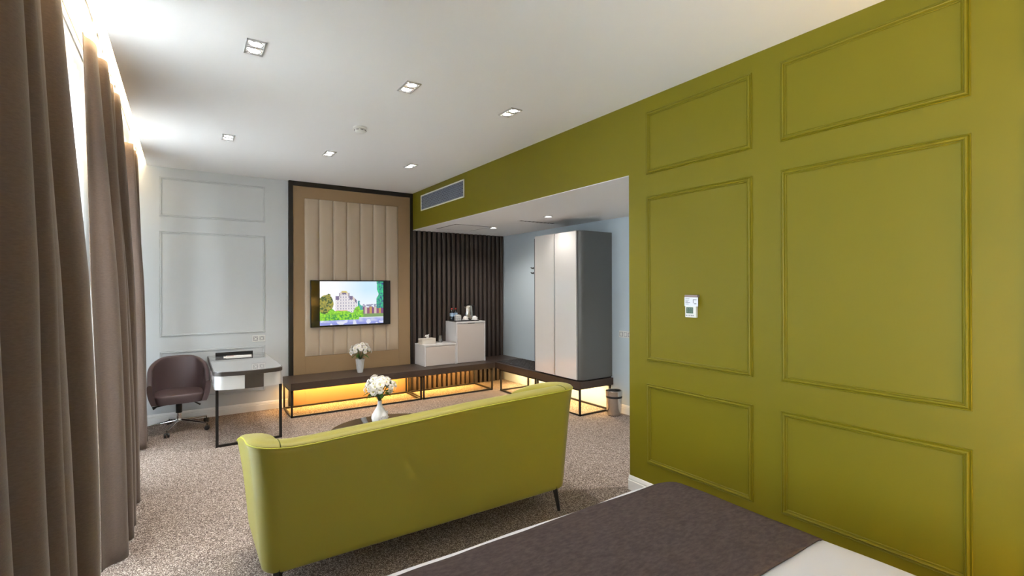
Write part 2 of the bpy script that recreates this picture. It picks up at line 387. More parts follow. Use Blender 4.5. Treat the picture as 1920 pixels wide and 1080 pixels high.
# vent grille on the bulkhead
e = thing('air_vent','long white framed air conditioning grille on the green bulkhead','vent',(XG,5.99,2.807))
L2, H2 = .660, .113
bm = bmesh.new()
for a, b in (((-.012,-L2,-H2),(0,L2,-H2+.016)),((-.012,-L2,H2-.016),(0,L2,H2)),((-.012,-L2,-H2),(0,-L2+.016,H2)),((-.012,L2-.016,-H2),(0,L2,H2))): box(bm,a,b,.002)
obj('vent_frame', bm, 'ventwhite', e)
obj('vent_backing', B((-.002,-L2+.012,-H2+.012),(0,L2-.012,H2-.012)), 'ventdark', e)
bm = bmesh.new(); hz = H2-.016; k = -L2-.1
def cell(bm, p, q, r=.0028):
    tube(bm,[p,q],r,4)
while k < L2+.1:
    for s in (-1,1):
        y0, y1 = k-s*hz*.62, k+s*hz*.62; z0, z1 = -hz, hz
        lo, hi = -L2+.016, L2-.016
        if max(y0,y1) < lo or min(y0,y1) > hi: continue
        def cl_(y, z, yy, zz):
            if y < lo: z += (lo-y)*(zz-z)/(yy-y); y = lo
            if y > hi: z += (hi-y)*(zz-z)/(yy-y); y = hi
            return y, z
        p, q = cl_(y0,z0,y1,z1), cl_(y1,z1,y0,z0)
        cell(bm,(-.007,p[0],p[1]),(-.007,q[0],q[1]), .0026 if s>0 else .0014)
    k += .030
obj('grille', bm, 'ventblade', e)

# ------------------------------------------------------------------ far wall: TV panel and slats
e = thing('upholstered_wall_panel','tall tan upholstered wall panel with dark frame behind the television','wall panel',(2.025,YW,0))
X0, X1 = 1.157-2.025, XG-.001-2.025
bm = bmesh.new()
box(bm,(X0,-.062,0),(X0+.052,0,H-.002),.002); box(bm,(X1-.042,-.062,0),(X1,0,H-.002),.002); box(bm,(X0+.052,-.062,H-.062),(X1-.042,0,H-.002),.002)
obj('frame', bm, 'frameblack', e)
xi0, xi1, zi1 = X0+.052, X1-.042, H-.062
px0, px1, pz0, pz1 = 1.355-2.025, 2.665-2.025, .652, 2.782
def mit(a): # one mitred tan board
    bm = bmesh.new(); f = [bm.verts.new((x,-.048,z)) for x,z in a]; g = [bm.verts.new((x,0,z)) for x,z in a]
    bm.faces.new(f); bm.faces.new(g[::-1])
    for i in range(len(a)): bm.faces.new((f[i],f[(i+1)%len(a)],g[(i+1)%len(a)],g[i]))
    bmesh.ops.bevel(bm, geom=[ed for ed in bm.edges if all(v.co.y<-.04 for v in ed.verts)], offset=.0025, segments=2, affect='EDGES')
    return bm
obj('border_board', mit([(xi0,.002),(px0,.002),(px0,pz1),(xi0,zi1)]), 'tan', e)
obj('border_board', mit([(px1,.002),(xi1,.002),(xi1,zi1),(px1,pz1)]), 'tan', e)
obj('border_board', mit([(px0,pz1),(px1,pz1),(xi1,zi1),(xi0,zi1)]), 'tan', e)
obj('border_board', mit([(px0,.002),(px1,.002),(px1,pz0),(px0,pz0)]), 'tan', e)
cw = (px1-px0)/7
for k in range(7):
    bm = bmesh.new(); a = px0+k*cw
    def f(u, v):
        x = a+.001+(cw-.002)*u; z = pz0+.002+(pz1-pz0-.004)*v
        d = (1-(2*u-1)**8)*.020*(.82+.18*math.sin(PI*u)); d *= 1-(abs(2*v-1))**70
        return (x, -.044-d, z)
    grid(bm, f, 15, 41); obj('padded_channel', bm, 'pad', e, True)
e = thing('slatted_wall_panel','dark vertical slatted timber panel behind the white minibar cabinets','wall panel',((XG+XB)/2+.0,YW,0))
a0 = XG+.003-e.location.x; a1 = XB-.001-e.location.x
obj('backing_board', B((a0,-.008,.001),(a1,0,HS-.001)), 'slatback', e)
bm = bmesh.new(); k = 0; x = a0
while x+.042 < a1: box(bm,(x,-.052,.001),(x+.046,-.008,HS-.001),.002,1); x += .0832
obj('slats', bm, 'slat', e)

# ------------------------------------------------------------------ television
def tv_colour(u, v):
    """u 0..1 left to right, v 0..1 bottom to top: an old hotel in a garden"""
    nz = lambda s, o=0: noise.noise(Vector((u*s+o,v*s*.75+o,o*1.7)))
    sky = (.80+.2*(1-u),.90+.08*(1-u),1.0); c = sky
    g_ = min(1,max(0,(u-.25)/.45))*min(1,max(0,(v-.3)/.5)); c = tuple(a+(b-a)*g_ for a, b in zip((.97,.98,1.0),(.62,.84,1.0)))
    n1, n2 = nz(14,3), nz(40,9)
    if v < .50+.12*nz(9,5) and .58 < u < .74: c = (.10,.42+.2*n2,.36)
    if v < .46 and u > .66:
        c = (.30,.30,.42) if v > .40 else (.55,.42,.30)
        if .24 < v < .40: c = [(.55,.35,.12),(.22,.08,.22),(.65,.55,.45),(.30,.12,.20)][int(u*26)%4]
        if v < .24: c = (.22,.36,.14)
        if v > .385 and n2 < -.05: c = (.85,.9,1)
    roof = .68+.02*math.sin(u*60)
    if .235 < u < .565:
        top = .73 if .29<u<.45 else (.66 if u<.50 else .66-(u-.5)*1.6)
        if .31 < u < .42 and v < .78+.03*math.cos((u-.365)*50): top = max(top,.78)
        if v < top:
            if v > top-.08: c = (.22,.18,.30) if int(u*30)%3 else (.72,.62,.56)
            else:
                c = (.86,.82,.84)
                fu, fv = (u*24)%1, (v*15)%1
                if .3 < fu < .75 and .25 < fv < .75: c = (.42,.40,.50)
                if fv < .12: c = (.66,.60,.62)
                if v < .33 and u < .42: c = (.86,.52,.30)
            if .33<u<.43 and v>.74: c = (.72,.60,.20)
    if u < .19+.05*nz(7,1) and v < .72-.9*abs(u-.09)+.10*n1: c = (.26+.32*n2,.26+.25*n2,.08) if n2 > -.12 else (.07,.12,.05)
    if v < .30+.07*nz(12,7)+.12*math.exp(-((u-.58)/.055)**2)+.11*math.exp(-((u-.18)/.04)**2)+.03*n2 and u < .67: c = (.22+.40*max(0,n2),.62+.4*n2,.06)
    if v < .24 and .08 < u < .64 and n2 < -.2: c = (.08,.34,.08)
    if u > .90+.06*nz(8,2) and v > .36: c = (.06,.36+.5*n2,.26)
    if v < .16 and u > .6: c = (.70,.74,.84)
    if v < .105+.03*(u>.6): c = (.44+.2*nz(20,4),.48+.2*nz(20,4),.82)
    if v < .055: c = (.30,.34,.74)
    if v < .105 and n1 > .25: c = (.75,.78,.92)
    return tuple(max(0,min(1,q)) for q in c)+(1,)
e = thing('television','black flat screen television showing a hotel, mounted on the padded panel','television',(1.970,6.928,1.36))
obj('wall_mount', B((-.20,.022,-.12),(.20,.048,.12)), 'black', e)
obj('housing', B((-.554,0,-.320),(.554,.026,.320),.004), 'black', e)
obj('bezel', B((-.546,-.003,-.312),(.546,.001,.312),.001), mat('dark_screen_glass',(.010,.008,.008),.06,coat=.6), e)
bm = bmesh.new(); NU, NV = 200, 130; xa, xb_, za, zb_ = -.436, .444, -.298, .305
V = grid(bm, lambda u, v: (xa+(xb_-xa)*u, -.0045, za+(zb_-za)*v), NU+1, NV+1)
cl_l = bm.loops.layers.float_color.new('picture')
for f in bm.faces:
    c = f.calc_center_median(); q = tv_colour((c.x-xa)/(xb_-xa),(c.z-za)/(zb_-za))
    for l in f.loops: l[cl_l] = q
ms = bpy.data.materials.new('screen_picture'); ms.use_nodes = True; N = ms.node_tree.nodes; L = ms.node_tree.links; b_ = N['Principled BSDF']
at = N.new('ShaderNodeVertexColor'); at.layer_name = 'picture'; L.new(at.outputs[0], b_.inputs['Emission Color']); b_.inputs['Emission Strength'].default_value = .5
b_.inputs['Base Color'].default_value = (.01,.01,.01,1); b_.inputs['Roughness'].default_value = .1
obj('screen', bm, ms, e)

# ------------------------------------------------------------------ benches with amber light under them
def beam(bm, p, q, w=.022):
    p, q = Vector(p), Vector(q); h = w/2
    box(bm,(min(p.x,q.x)-h,min(p.y,q.y)-h,min(p.z,q.z)-h),(max(p.x,q.x)+h,max(p.y,q.y)+h,max(p.z,q.z)+h),.001,1)
ZT = .418
def bench(name, label, x0, x1, y0, y1, legs, wood, glow):
    e = thing(name, label, 'bench', ((x0+x1)/2,(y0+y1)/2,0)); ox, oy = e.location.x, e.location.y
    obj('bench_top', B((x0-ox,y0-oy,ZT-.088),(x1-ox,y1-oy,ZT),.002), wood, e)
    for (a, b, c, d) in legs:
        a, b, c, d = a-ox+.011, b-ox-.011, c-oy+.011, d-oy-.011
        bm = bmesh.new(); zb = .011
        for x in (a,b):
            for y in (c,d): box(bm,(x-.011,y-.011,0),(x+.011,y+.011,ZT-.088),.001,1)
            beam(bm,(x,c,zb),(x,d,zb)); beam(bm,(x,c,ZT-.099),(x,d,ZT-.099))
        for y in (c,d): beam(bm,(a,y,zb),(b,y,zb))
        obj('leg_frame', bm, 'blackmetal', e)
    for (gx, gy, sx, sy, p) in glow:
        s = obj('led_strip', B((gx-sx/2-ox,gy-sy/2-oy,ZT-.094),(gx+sx/2-ox,gy+sy/2-oy,ZT-.0885)), 'underglow', e)
        area('under_bench_glow', (gx-ox,gy-oy,ZT-.097), (0,0,0), sx, sy, p, (1,.53,.13) if sx > sy else (1,.64,.26), parent=e)
    return e
bench('bench','long dark wood bench with black metal frame under the television',1.078,3.985,6.375,YW-.064,
      [(1.078,2.775,6.375,YW-.09),(2.795,3.945,6.375,YW-.09)],'wenge',[(2.50,6.87,2.78,.012,25)])
bench('bench','dark wood bench with black metal frame carrying the wardrobe along the blue wall',3.990,XB-.003,4.43,YW-.048,
      [(3.998,XB-.02,6.255-1.8,6.255-.93),(3.998,XB-.02,6.255-.90,6.255)],'wengey',[(4.38,5.55,.012,2.1,15)])

# ------------------------------------------------------------------ minibar cabinets and what stands on them
e = thing('minibar_cabinet','low white cabinet on the bench carrying the tissue box','cabinet',(3.175,6.78,ZT))
w, hh = .257, .312
bm = bmesh.new(); box(bm,(-w,-.163,0),(w,.19,hh-.022),.003); box(bm,(-w,-.18,hh-.020),(w,.19,hh),.003); box(bm,(w-.018,-.18,0),(w,-.16,hh-.02),.002); box(bm,(-w,-.18,0),(-w+.018,-.16,hh-.02),.002)
obj('body', bm, 'cab_white', e)
obj('door', B((-w+.021,-.180,.004),(w-.021,-.164,hh-.030),.002), 'cab_front', e)
e = thing('minibar_cabinet','tall white cabinet on the bench carrying the kettle and tray','cabinet',(3.692,6.78,ZT))
w, hh = .255, .630
bm = bmesh.new(); box(bm,(-w,-.163,0),(w,.19,hh-.022),.003); box(bm,(-w,-.18,hh-.020),(w,.19,hh),.003); box(bm,(w-.018,-.18,0),(w,-.16,hh-.02),.002); box(bm,(-w,-.18,0),(-w+.018,-.16,hh-.02),.002)
obj('body', bm, 'cab_white', e)
obj('door', B((-w+.021,-.180,.004),(w-.021,-.164,hh-.034),.002), 'cab_front', e)
obj('pull_edge', B((-.06,-.184,hh-.032),(.06,-.176,hh-.026),.001), 'hatchline', e)
zl, zt = ZT+.312, ZT+.630
e = thing('tissue_box','cream tissue box on the low white cabinet','tissue box',(3.04,6.79,zl),math.radians(4))
bm = bmesh.new(); box(bm,(-.115,-.062,0),(.115,.062,.082),.004); obj('carton', bm, mat('cream_carton',(.62,.57,.50),.6), e)
bm = bmesh.new()
grid(bm, lambda u, v: ((.5-u)*.09*(.35+.65*v)+.012*math.sin(v*5), (.022*math.sin(u*9+v*3))*(.3+v), .080+.055*v-.03*v*v*(u-.3)), 14, 8)
o = obj('tissue', bm, 'paper', e, True); o.modifiers.new('Solidify','SOLIDIFY').thickness = .001
e = thing('drinking_glass','upturned clear tumbler on a coaster beside the tall cabinet','glass',(3.26,6.80,zl))
bm = bmesh.new(); lathe(bm,[(.045,0),(.045,.004)],24); obj('coaster', bm, 'paper', e)
bm = bmesh.new(); lathe(bm,[(.036,.005),(.031,.108),(.028,.112),(.0,.112)][:3]+[(.028,.108),(.033,.006)],24,caps=False); lathe(bm,[(.0285,.098),(.0285,.111)],24); obj('tumbler', bm, 'tumbler', e, 40)
e = thing('serving_tray','black serving tray on the tall white cabinet','tray',(3.66,6.77,zt))
bm = bmesh.new(); prism(bm, rrect(-.215,-.125,.215,.125,[.03]*4),0,.006); 
pts = [(x,y,.014) for x,y in rrect(-.212,-.122,.212,.122,[.03]*4)]; tube(bm,pts,.006,6,True); obj('tray_body', bm, 'black', e)
tz = zt+.006
def bottle():
    e = thing('water_bottle','small blue water bottle with red cap on the tray, left one','bottle',(3.475,6.83,tz),0,'water bottles on the minibar')
    bm = bmesh.new(); lathe(bm,[(.028,0),(.031,.004),(.031,.05),(.029,.06),(.031,.07),(.031,.125),(.022,.155),(.013,.17),(.012,.178)],24); obj('bottle_body', bm, 'bottleglass', e, 50)
    bm = bmesh.new(); lathe(bm,[(.0316,.070),(.0316,.122)],24,caps=False); obj('label_band', bm, 'bluelabel', e, True)
    bm = bmesh.new(); lathe(bm,[(.0145,.177),(.0145,.195),(.0125,.197)],18); obj('cap', bm, 'redcap', e, 50)
    return e
b0 = bottle(); b1 = copy_tree(b0); b1.location = (3.548,6.845,tz); b1['label'] = 'small blue water bottle with red cap on the tray, right one beside the wire basket'
e = thing('sachet_basket','small wire basket of white sachets on the tray','basket',(3.530,6.735,tz),math.radians(-6))
bm = bmesh.new()
for z in (.004,.04,.075): tube(bm,[(x,y,z) for x,y in rrect(-.05,-.035,.05,.035,[.008]*4,3)],.0016,5,True)
for x in (-.05,-.017,.017,.05):
    for y in (-.035,.035): tube(bm,[(x,y,.003),(x,y,.076)],.0016,5)
for y in (-.012,.012):
    for x in (-.05,.05): tube(bm,[(x,y,.003),(x,y,.076)],.0016,5)
obj('wire_frame', bm, 'chrome', e)
bm = bmesh.new()
for k in range(5): box(bm,(-.044+k*.018,-.030,.006),(-.044+k*.018+.012,.030,.094+.005*(k%2)),.001)
obj('sachets', bm, 'paper', e)
def cup(lab, loc):
    e = thing('coffee_cup', lab, 'cup', loc, random.random(), 'upturned cups on the tray')
    bm = bmesh.new(); lathe(bm,[(.030,0),(.052,.010),(.063,.016),(.064,.018),(.052,.014),(.030,.005)],32); obj('saucer', bm, 'ceramic', e, True)
    bm = bmesh.new(); lathe(bm,[(.041,.016),(.042,.018),(.039,.045),(.030,.062),(.021,.068),(.020,.074),(.017,.074)],28); obj('cup_body', bm, 'ceramic', e, 60)
    bm = bmesh.new(); tube(bm,[(.040,0,.028),(.056,0,.026),(.064,0,.038),(.056,0,.050),(.034,0,.054)],.0042,8); obj('handle', bm, 'ceramic', e, True)
    return e
cup('white cup upturned on its saucer, left of the kettle',(3.655,6.72,tz)); c2 = cup('white cup upturned on its saucer, in front of the kettle',(3.80,6.685,tz))
e = thing('electric_kettle','polished steel electric kettle with black handle on the tray','kettle',(3.775,6.835,tz),math.radians(8)); e.scale = (1.12,1.12,1.06)
bm = bmesh.new(); lathe(bm,[(.070,0),(.072,.016),(.062,.020)],32); obj('kettle_base', bm, 'black', e, 40)
bm = bmesh.new(); lathe(bm,[(.066,.021),(.069,.03),(.064,.12),(.055,.20),(.050,.215),(.030,.228),(.0,.232)][:6],36); obj('kettle_body', bm, 'steel', e, 50)
bm = bmesh.new(); lathe(bm,[(.012,.227),(.014,.238),(.008,.243)],18); obj('lid_knob', bm, 'black', e, 50)
bm = bmesh.new(); grid(bm, lambda u, v: (-.052-.034*v, (.5-u)*.04*(1-.5*v), .175+.035*v-.03*(1-abs(2*u-1))*(1-v)), 7, 5); o = obj('spout', bm, 'steel', e, True); o.modifiers.new('Solidify','SOLIDIFY').thickness = .002
bm = bmesh.new(); tube(bm,[(.048,0,.205),(.075,0,.222),(.102,0,.205),(.110,0,.15),(.104,0,.08),(.088,0,.045),(.066,0,.042)],[.008,.010,.011,.010,.009,.008,.007],10); obj('handle', bm, 'black', e, True)

# luggage mat
e = thing('luggage_mat','dark grey ribbed mat lying on the bench between minibar and wardrobe','mat',(4.29,5.93,ZT))
bm = bmesh.new(); box(bm,(-.24,-.53,0),(.23,.50,.004),.001); obj('mat_base', bm, 'rubber', e)
bm = bmesh.new()
for i in range(7):
    for j in range(14):
        x, y = -.225+i*.066, -.515+j*.072; s = (i+j)%2
        if s: box(bm,(x,y+.006,.004),(x+.052,y+.036,.012),.003,1); box(bm,(x,y+.040,.004),(x+.052,y+.060,.010),.003,1)
        else: box(bm,(x+.004,y,.004),(x+.024,y+.060,.011),.003,1); box(bm,(x+.030,y,.004),(x+.050,y+.060,.012),.003,1)
o = obj('woven_surface', bm, 'rubber', e)

# ------------------------------------------------------------------ wardrobe
e = thing('wardrobe','tall two door wardrobe with gloss white doors and rounded grey side, on the bench','wardrobe',(4.275,4.9,ZT))
yA, yB2, ht = 4.452-4.9, 5.35-4.9, 1.852
bm = bmesh.new(); prism(bm, rrect(-.262,yA,.274,yB2,[.085,0,0,0],12),.014,ht,.002); obj('carcass', bm, 'ward_grey', e, 40)
bm = bmesh.new(); prism(bm, rrect(-.240,yA+.02,.274,yB2-.02,[.07,0,0,0]),0,.014); obj('plinth', bm, 'slatback', e)
obj('recess_shade_strip', B((-.272,yB2+.001,.014),(.10,yB2+.028,ht-.03),.001), 'frameblack', e)  # black strip painted in for the shade of the recess beside the doors
for a, b, hy in ((4.933,5.348,4.945),(4.508,4.918,0)):
    o = obj('door', B((-.286,a-4.9,.018),(-.264,b-4.9,ht-.002),.002), 'gloss_white', e)
    if hy:
        obj('edge_pull', B((-.014,-.222,0),(.006,-.2095,ht-.02),.001), 'alu', o, loc=(-.275,.2425,.018))
# waste bin
e = thing('waste_bin','small steel waste bin with dark band on the carpet beside the wardrobe bench','waste bin',(4.398,4.275,0))
bm = bmesh.new(); lathe(bm,[(.078,0),(.088,.01),(.098,.24),(.092,.24),(.080,.012),(.070,.012)],40); obj('bin_body', bm, 'steel', e, 40)
bm = bmesh.new(); lathe(bm,[(.0985,.215),(.0995,.240),(.0985,.242),(.0975,.215)],40,caps=False); obj('dark_band', bm, 'blackmetal', e, 40)
bm = bmesh.new(); lathe(bm,[(.1005,.241),(.1020,.285),(.1020,.298),(.096,.304),(.086,.298),(.084,.262),(.0835,.241)],40,caps=False); obj('rim', bm, 'steel', e, 40)
bm = bmesh.new(); lathe(bm,[(.0765,.236),(.0765,.300),(.073,.300),(.073,.236)],32,caps=False); obj('liner', bm, 'black', e, True)

# coat hooks, switches, sockets, thermostat
def hook(z, lab):
    e = thing('coat_hook', lab, 'hook', (XB,6.14,z), 0, 'hooks left of the wardrobe')
    bm = bmesh.new(); lathe(bm,[(.016,0),(.016,-.006)],16,axis='x'); obj('back_plate', bm, 'blackmetal', e)
    bm = bmesh.new(); tube(bm,[(-.004,0,0),(-.035,0,-.004),(-.045,0,.012)],[.006,.006,.009],8); obj('peg', bm, 'blackmetal', e, True)
hook(1.872,'small dark coat hook on the blue wall, upper one'); hook(1.795,'small dark coat hook on the blue wall, lower one')
def plate(name, lab, cat, loc, rot, n_, kind):
    e = thing(name, lab, cat, loc, rot)
    w = .071*n_+.010; bm = bmesh.new(); box(bm,(-w/2,-.009,-.041),(w/2,0,.041),.003); obj('face_plate', bm, 'plastic', e)
    for k in range(n_):
        x = (k-(n_-1)/2)*.071
        bm = bmesh.new()
        for a, b in (((x-.026,-.0115,-.026),(x-.022,-.008,.026)),((x+.022,-.0115,-.026),(x+.026,-.008,.026)),((x-.026,-.0115,.022),(x+.026,-.008,.026)),((x-.026,-.0115,-.026),(x+.026,-.008,-.022))): box(bm,a,b)
        if kind == 'socket':
            obj('socket_insert', bm, 'ink', e)
            bm = bmesh.new(); lathe(bm,[(.020,-.0090),(.020,-.011),(.017,-.011),(.016,-.0085)],20,(x,0,0),'y',False)
            for s in (-1,1): lathe(bm,[(.003,-.0088),(.003,-.0105)],10,(x+s*.0095,0,0),'y')
            box(bm,(x-.003,-.0115,.012),(x+.003,-.009,.018)); obj('socket_ring', bm, 'ink', e)
        else:
            obj('rocker_surround', bm, 'ink', e)
            obj('rocker', B((x-.019,-.012,-.019),(x+.019,-.0085,.019),.002), 'plastic', e)
    return e
plate('power_socket','double white power socket on the grey wall above the desk','socket',(.806,YW,.928),0,2,'socket')
plate('light_switch','row of white light switches on the pale wall beside the green wall end','switch',(XB,4.215,.985),-PI/2,3,'rocker')
e = thing('thermostat','white wall thermostat with small display and card pocket on the green wall','thermostat',(XG,2.073,1.44))
bm = bmesh.new(); box(bm,(-.022,-.040,-.072),(0,.046,.060),.003); obj('body', bm, 'plastic', e)
obj('display', B((-.0235,-.018,-.044),(-.021,.036,-.002),.0008), 'lcd', e)
bm = bmesh.new()
for a in (.030,.012,-.004): box(bm,(-.0242,a-.009,-.036),(-.0234,a-.005,-.010)); box(bm,(-.0242,a-.009,-.036),(-.0234,a+.001,-.033)); box(bm,(-.0242,a-.009,-.013),(-.0234,a+.001,-.010))
obj('digits', bm, 'ink', e)
bm = bmesh.new()
for k in range(5): lathe(bm,[(.004,-.0225),(.004,-.0240)],10,(0,.034-k*.013,-.058),'x')
obj('buttons', bm, 'ink', e)
obj('card', B((-.026,-.058,.004),(-.0225,.048,.066),.0006), mat('pale_instruction_card',(.68,.71,.78),.4), e)
bm = bmesh.new()
for k, (a, b) in enumerate(((.040,.008),(.040,.012),(.040,.020),(.040,.004),(.040,.014))): box(bm,(-.0268,b,.054-k*.009),(-.026,a,.057-k*.009))
obj('card_text', bm, 'ink', e); bm = bmesh.new()
for a, b, c, d in ((-.020,-.048,.048,.052),(-.020,-.024,.026,.052),(-.030,-.046,.020,.026)): box(bm,(-.0268,b,c),(-.026,a,d))
obj('card_print', bm, 'ink', e)
obj('card_slot', B((-.028,-.054,.066),(-.001,.046,.082),.002), mat('mauve_slot_cap',(.26,.20,.20),.4), e)

# ------------------------------------------------------------------ desk
e = thing('desk','narrow writing desk with glass top, white rounded body and dark drawer','desk',(.560,6.25,0))
def dx(x): return x-.560
def dy(y): return y-6.25
x0, x1, yf, yb = dx(.245), dx(.878), dy(5.565), dy(YW-.004)
def outline(ins, r=.10, bow=.030):
    pts = []; a, b, f = x0+ins, x1-ins, yf+ins
    for i in range(9):
        t = PI+.5*PI*i/8; pts.append((a+r+r*math.cos(t), f+bow+r+r*math.sin(t)))
    for i in range(1,12):
        u = i/12; pts.append((a+r+(b-a-2*r)*u, f+bow-bow*math.sin(PI*u)))
    for i in range(9):
        t = 1.5*PI+.5*PI*i/8; pts.append((b-r+r*math.cos(t), f+bow+r+r*math.sin(t)))
    pts += [(b,yb),(a,yb)]; return pts
bm = bmesh.new(); prism(bm, outline(0), .703, .742, .002); obj('desk_top', bm, 'deskedge', e, 40)
bm = bmesh.new(); prism(bm, outline(.008), .742, .748, .001); obj('glass_top', bm, 'desktop', e, 40)
bm = bmesh.new(); prism(bm, outline(.010), .565, .703, .002); obj('body', bm, 'deskwhite', e, 40)
bm = bmesh.new(); prism(bm, [(dx(.478),yf+.0325),(dx(.52),yf+.0005+.008),(dx(.60),yf+.0005+.006),(dx(.682),yf+.010),(dx(.692),yf+.0325)], .566, .702, 0)
obj('drawer_front', bm, 'deskedge', e)
bm = bmesh.new()
xl, xr, yl = dx(.276), dx(.850), dy(5.635)
box(bm,(xl-.013,yl-.013,0),(xl+.013,yl+.013,.565),.001); obj('leg', bm, 'blackmetal', e)
obj('leg', B((xr-.013,yl-.013,0),(xr+.013,yl+.013,.565),.001), 'blackmetal', e)
obj('floor_bar', B((xl+.013,yl-.012,0),(xr-.013,yl+.012,.022),.001), 'blackmetal', e)
obj('tray_recess', B((dx(.29),dy(6.80),.748),(dx(.84),dy(6.806),.7488)), 'ink', e)
e = thing('document_folder','dark folder lying at the far end of the desk, under the wall socket','folder',(.52,6.83,.749),math.radians(-3))
bm = bmesh.new(); box(bm,(-.20,.0,0),(.20,.055,.012),.002); box(bm,(-.20,.045,0),(.20,.060,.045),.002); obj('cover', bm, 'black', e)
e = thing('paper_sheets','white papers lying in front of the dark folder on the desk','paper',(.545,6.755,.749),math.radians(-4))
bm = bmesh.new(); box(bm,(-.145,-.06,0),(.145,.05,.004)); box(bm,(-.12,-.05,.004),(.15,.045,.010)); obj('sheets', bm, 'paper', e)
obj('print', B((-.11,-.03,.010),(-.04,.02,.0106)), mat('red_print',(.45,.20,.16),.7), e)

# ------------------------------------------------------------------ swivel chair
e = thing('swivel_chair','mauve brown leather tub chair on chrome star base by the far curtain','chair',(-.040,6.60,0),math.radians(2))
# shell: swept tub. angle 0 = right arm front, PI = left arm front, passing behind
def tub(u):
    """plan point and outward normal along the back"""
    R, A = .268, .235                      # straight arms of length A, then the rounded back
    tot = 2*A+PI*R; d = u*tot
    if d < A: return Vector((R,-A+d,0)), Vector((1,0,0))
    if d > tot-A: return Vector((-R,-(d-(tot-A)),0)), Vector((-1,0,0))
    a = (d-A)/R; return Vector((R*math.cos(a),R*math.sin(a),0)), Vector((math.cos(a),math.sin(a),0))
def tub_top(u):
    k = 1-abs(2*u-1); return .555+.245*(math.sin(min(1,k*1.15)*PI/2)**1.6)
prof_n = 15
def shell(u, v):
    p, nn = tub(u); zt_ = tub_top(u); zb_ = .335
    T = .045; t = v*4
    if t < 1:   z = zb_+.0*t; o = -T*.2+(T*.2)*t; z = zb_+.02*t*t
    if t < 1.8: k = t/1.8; z = zb_+(zt_-.02-zb_)*k; o = .008*math.sin(PI*k)+.018*k
    elif t < 2.4: k = (t-1.8)/.6; aa = PI*k; z = zt_-.02+.02*math.sin(aa); o = .018-T/2+T/2*math.cos(aa)
    else: k = (t-2.4)/1.6; z = zt_-.02+(zb_-zt_+.02)*k; o = .018-T-.018*k
    o -= .022*(1-(z-zb_)/(zt_-zb_))**2 if z<zt_ else 0
    return p+nn*o+Vector((0,0,z))
bm = bmesh.new(); V = grid(bm, shell, 49, 41)
for r_ in (V[0],V[-1]): bm.faces.new(r_)
obj('tub_shell', bm, 'leather', e, 50)
bm = bmesh.new()
def seatf(u, v):
    a = 2*PI*u; c, s = math.cos(a), math.sin(a); p = 7 if s < 0 else 3.5
    x = .226*math.copysign(abs(c)**(2/p),c); y = .225*math.copysign(abs(s)**(2/p),s)
    if y < 0: y *= 1.10
    t = v
    if t < .45: k = t/.45; r = .94+.06*math.sin(k*PI/2); z = .335+.075*k
    elif t < .65: k = (t-.45)/.2; r = 1-.07*k*k; z = .410+.022*math.sin(k*PI/2)
    else: k = (t-.65)/.35; r = .93*(1-k)+.001; z = .432+.012*k
    return (x*r, y*r-.02, z)
grid(bm, seatf, 48, 20, True); bmesh.ops.holes_fill(bm, edges=bm.edges); obj('seat_cushion', bm, 'leather', e, 60)
bm = bmesh.new(); box(bm,(-.10,-.09,.300),(.10,.10,.334),.008); obj('seat_mechanism', bm, 'black', e)
bm = bmesh.new(); tube(bm,[(.04,-.02,.318),(.14,-.05,.300),(.20,-.06,.262)],[.006,.006,.010],8); obj('tilt_lever', bm, 'black', e, True)
bm = bmesh.new(); tube(bm,[(-.06,-.10,.318),(-.20,-.16,.312),(-.235,-.17,.300)],[.006,.008,.020],8); obj('height_lever', bm, 'black', e, True)
bm = bmesh.new(); lathe(bm,[(.030,.19),(.030,.300)],20); obj('gas_column', bm, 'black', e, True)
bm = bmesh.new(); lathe(bm,[(.024,.10),(.024,.195)],20); lathe(bm,[(.036,.085),(.040,.105),(.030,.125)],20); obj('chrome_column', bm, 'chrome', e, 50)
for k in range(5):
    a = math.radians(33+72*k); c, s = math.cos(a), math.sin(a); R = .325
    bm = bmesh.new(); tube(bm,[(.02*c,.02*s,.105),(.15*c,.15*s,.092),(R*c,R*s,.072)],[.017,.014,.011],10); obj('base_arm', bm, 'chrome', e, 60)
    cst = bmesh.new()
    for d in (-1,1): 
        w_ = bmesh.new(); lathe(w_,[(.018,d*.006),(.025,d*.010),(.025,d*.022),(.018,d*.025)],20,axis='y')
        me_ = bpy.data.meshes.new('t'); w_.to_mesh(me_); w_.free(); 
        mm = Matrix.Translation((R*c,R*s,.0255))@Matrix.Rotation(a+.5,4,'Z'); me_.transform(mm); cst.from_mesh(me_); bpy.data.meshes.remove(me_)
    lathe(cst,[(.016,.032),(.012,.050)],14,(R*c,R*s,0)); lathe(cst,[(.005,.045),(.005,.078)],10,(R*c,R*s,0))
    obj('caster', cst, 'black', e, 40)

# ------------------------------------------------------------------ vases and flowers
def petal_bm(n1, n2, r, seed):
    rnd = random.Random(seed); bm = bmesh.new()
    for layer, nn, rr, tilt in ((0,n1,r,.25),(1,n2,r*.78,.75),(2,6,r*.5,1.15)):
        for k in range(nn):
            a = 2*PI*(k+layer*.5)/nn+rnd.uniform(-.12,.12); tl = tilt+rnd.uniform(-.15,.15); w = rr*.20; pts = []
            for t, ww in ((.08,.35),(.4,.9),(.75,1),(.96,.45)):
                rad = rr*t*math.cos(tl); z = rr*t*math.sin(tl)-rr*.22*t*t
                for s in (-1,0,1): pts.append(bm.verts.new((rad*math.cos(a)-s*w*ww*math.sin(a), rad*math.sin(a)+s*w*ww*math.cos(a), z+(.0 if s else -.12*w))))
            for i in range(3):
                for j in range(2): bm.faces.new((pts[i*3+j],pts[i*3+j+1],pts[i*3+j+4],pts[i*3+j+3]))
    return bm
fm = []
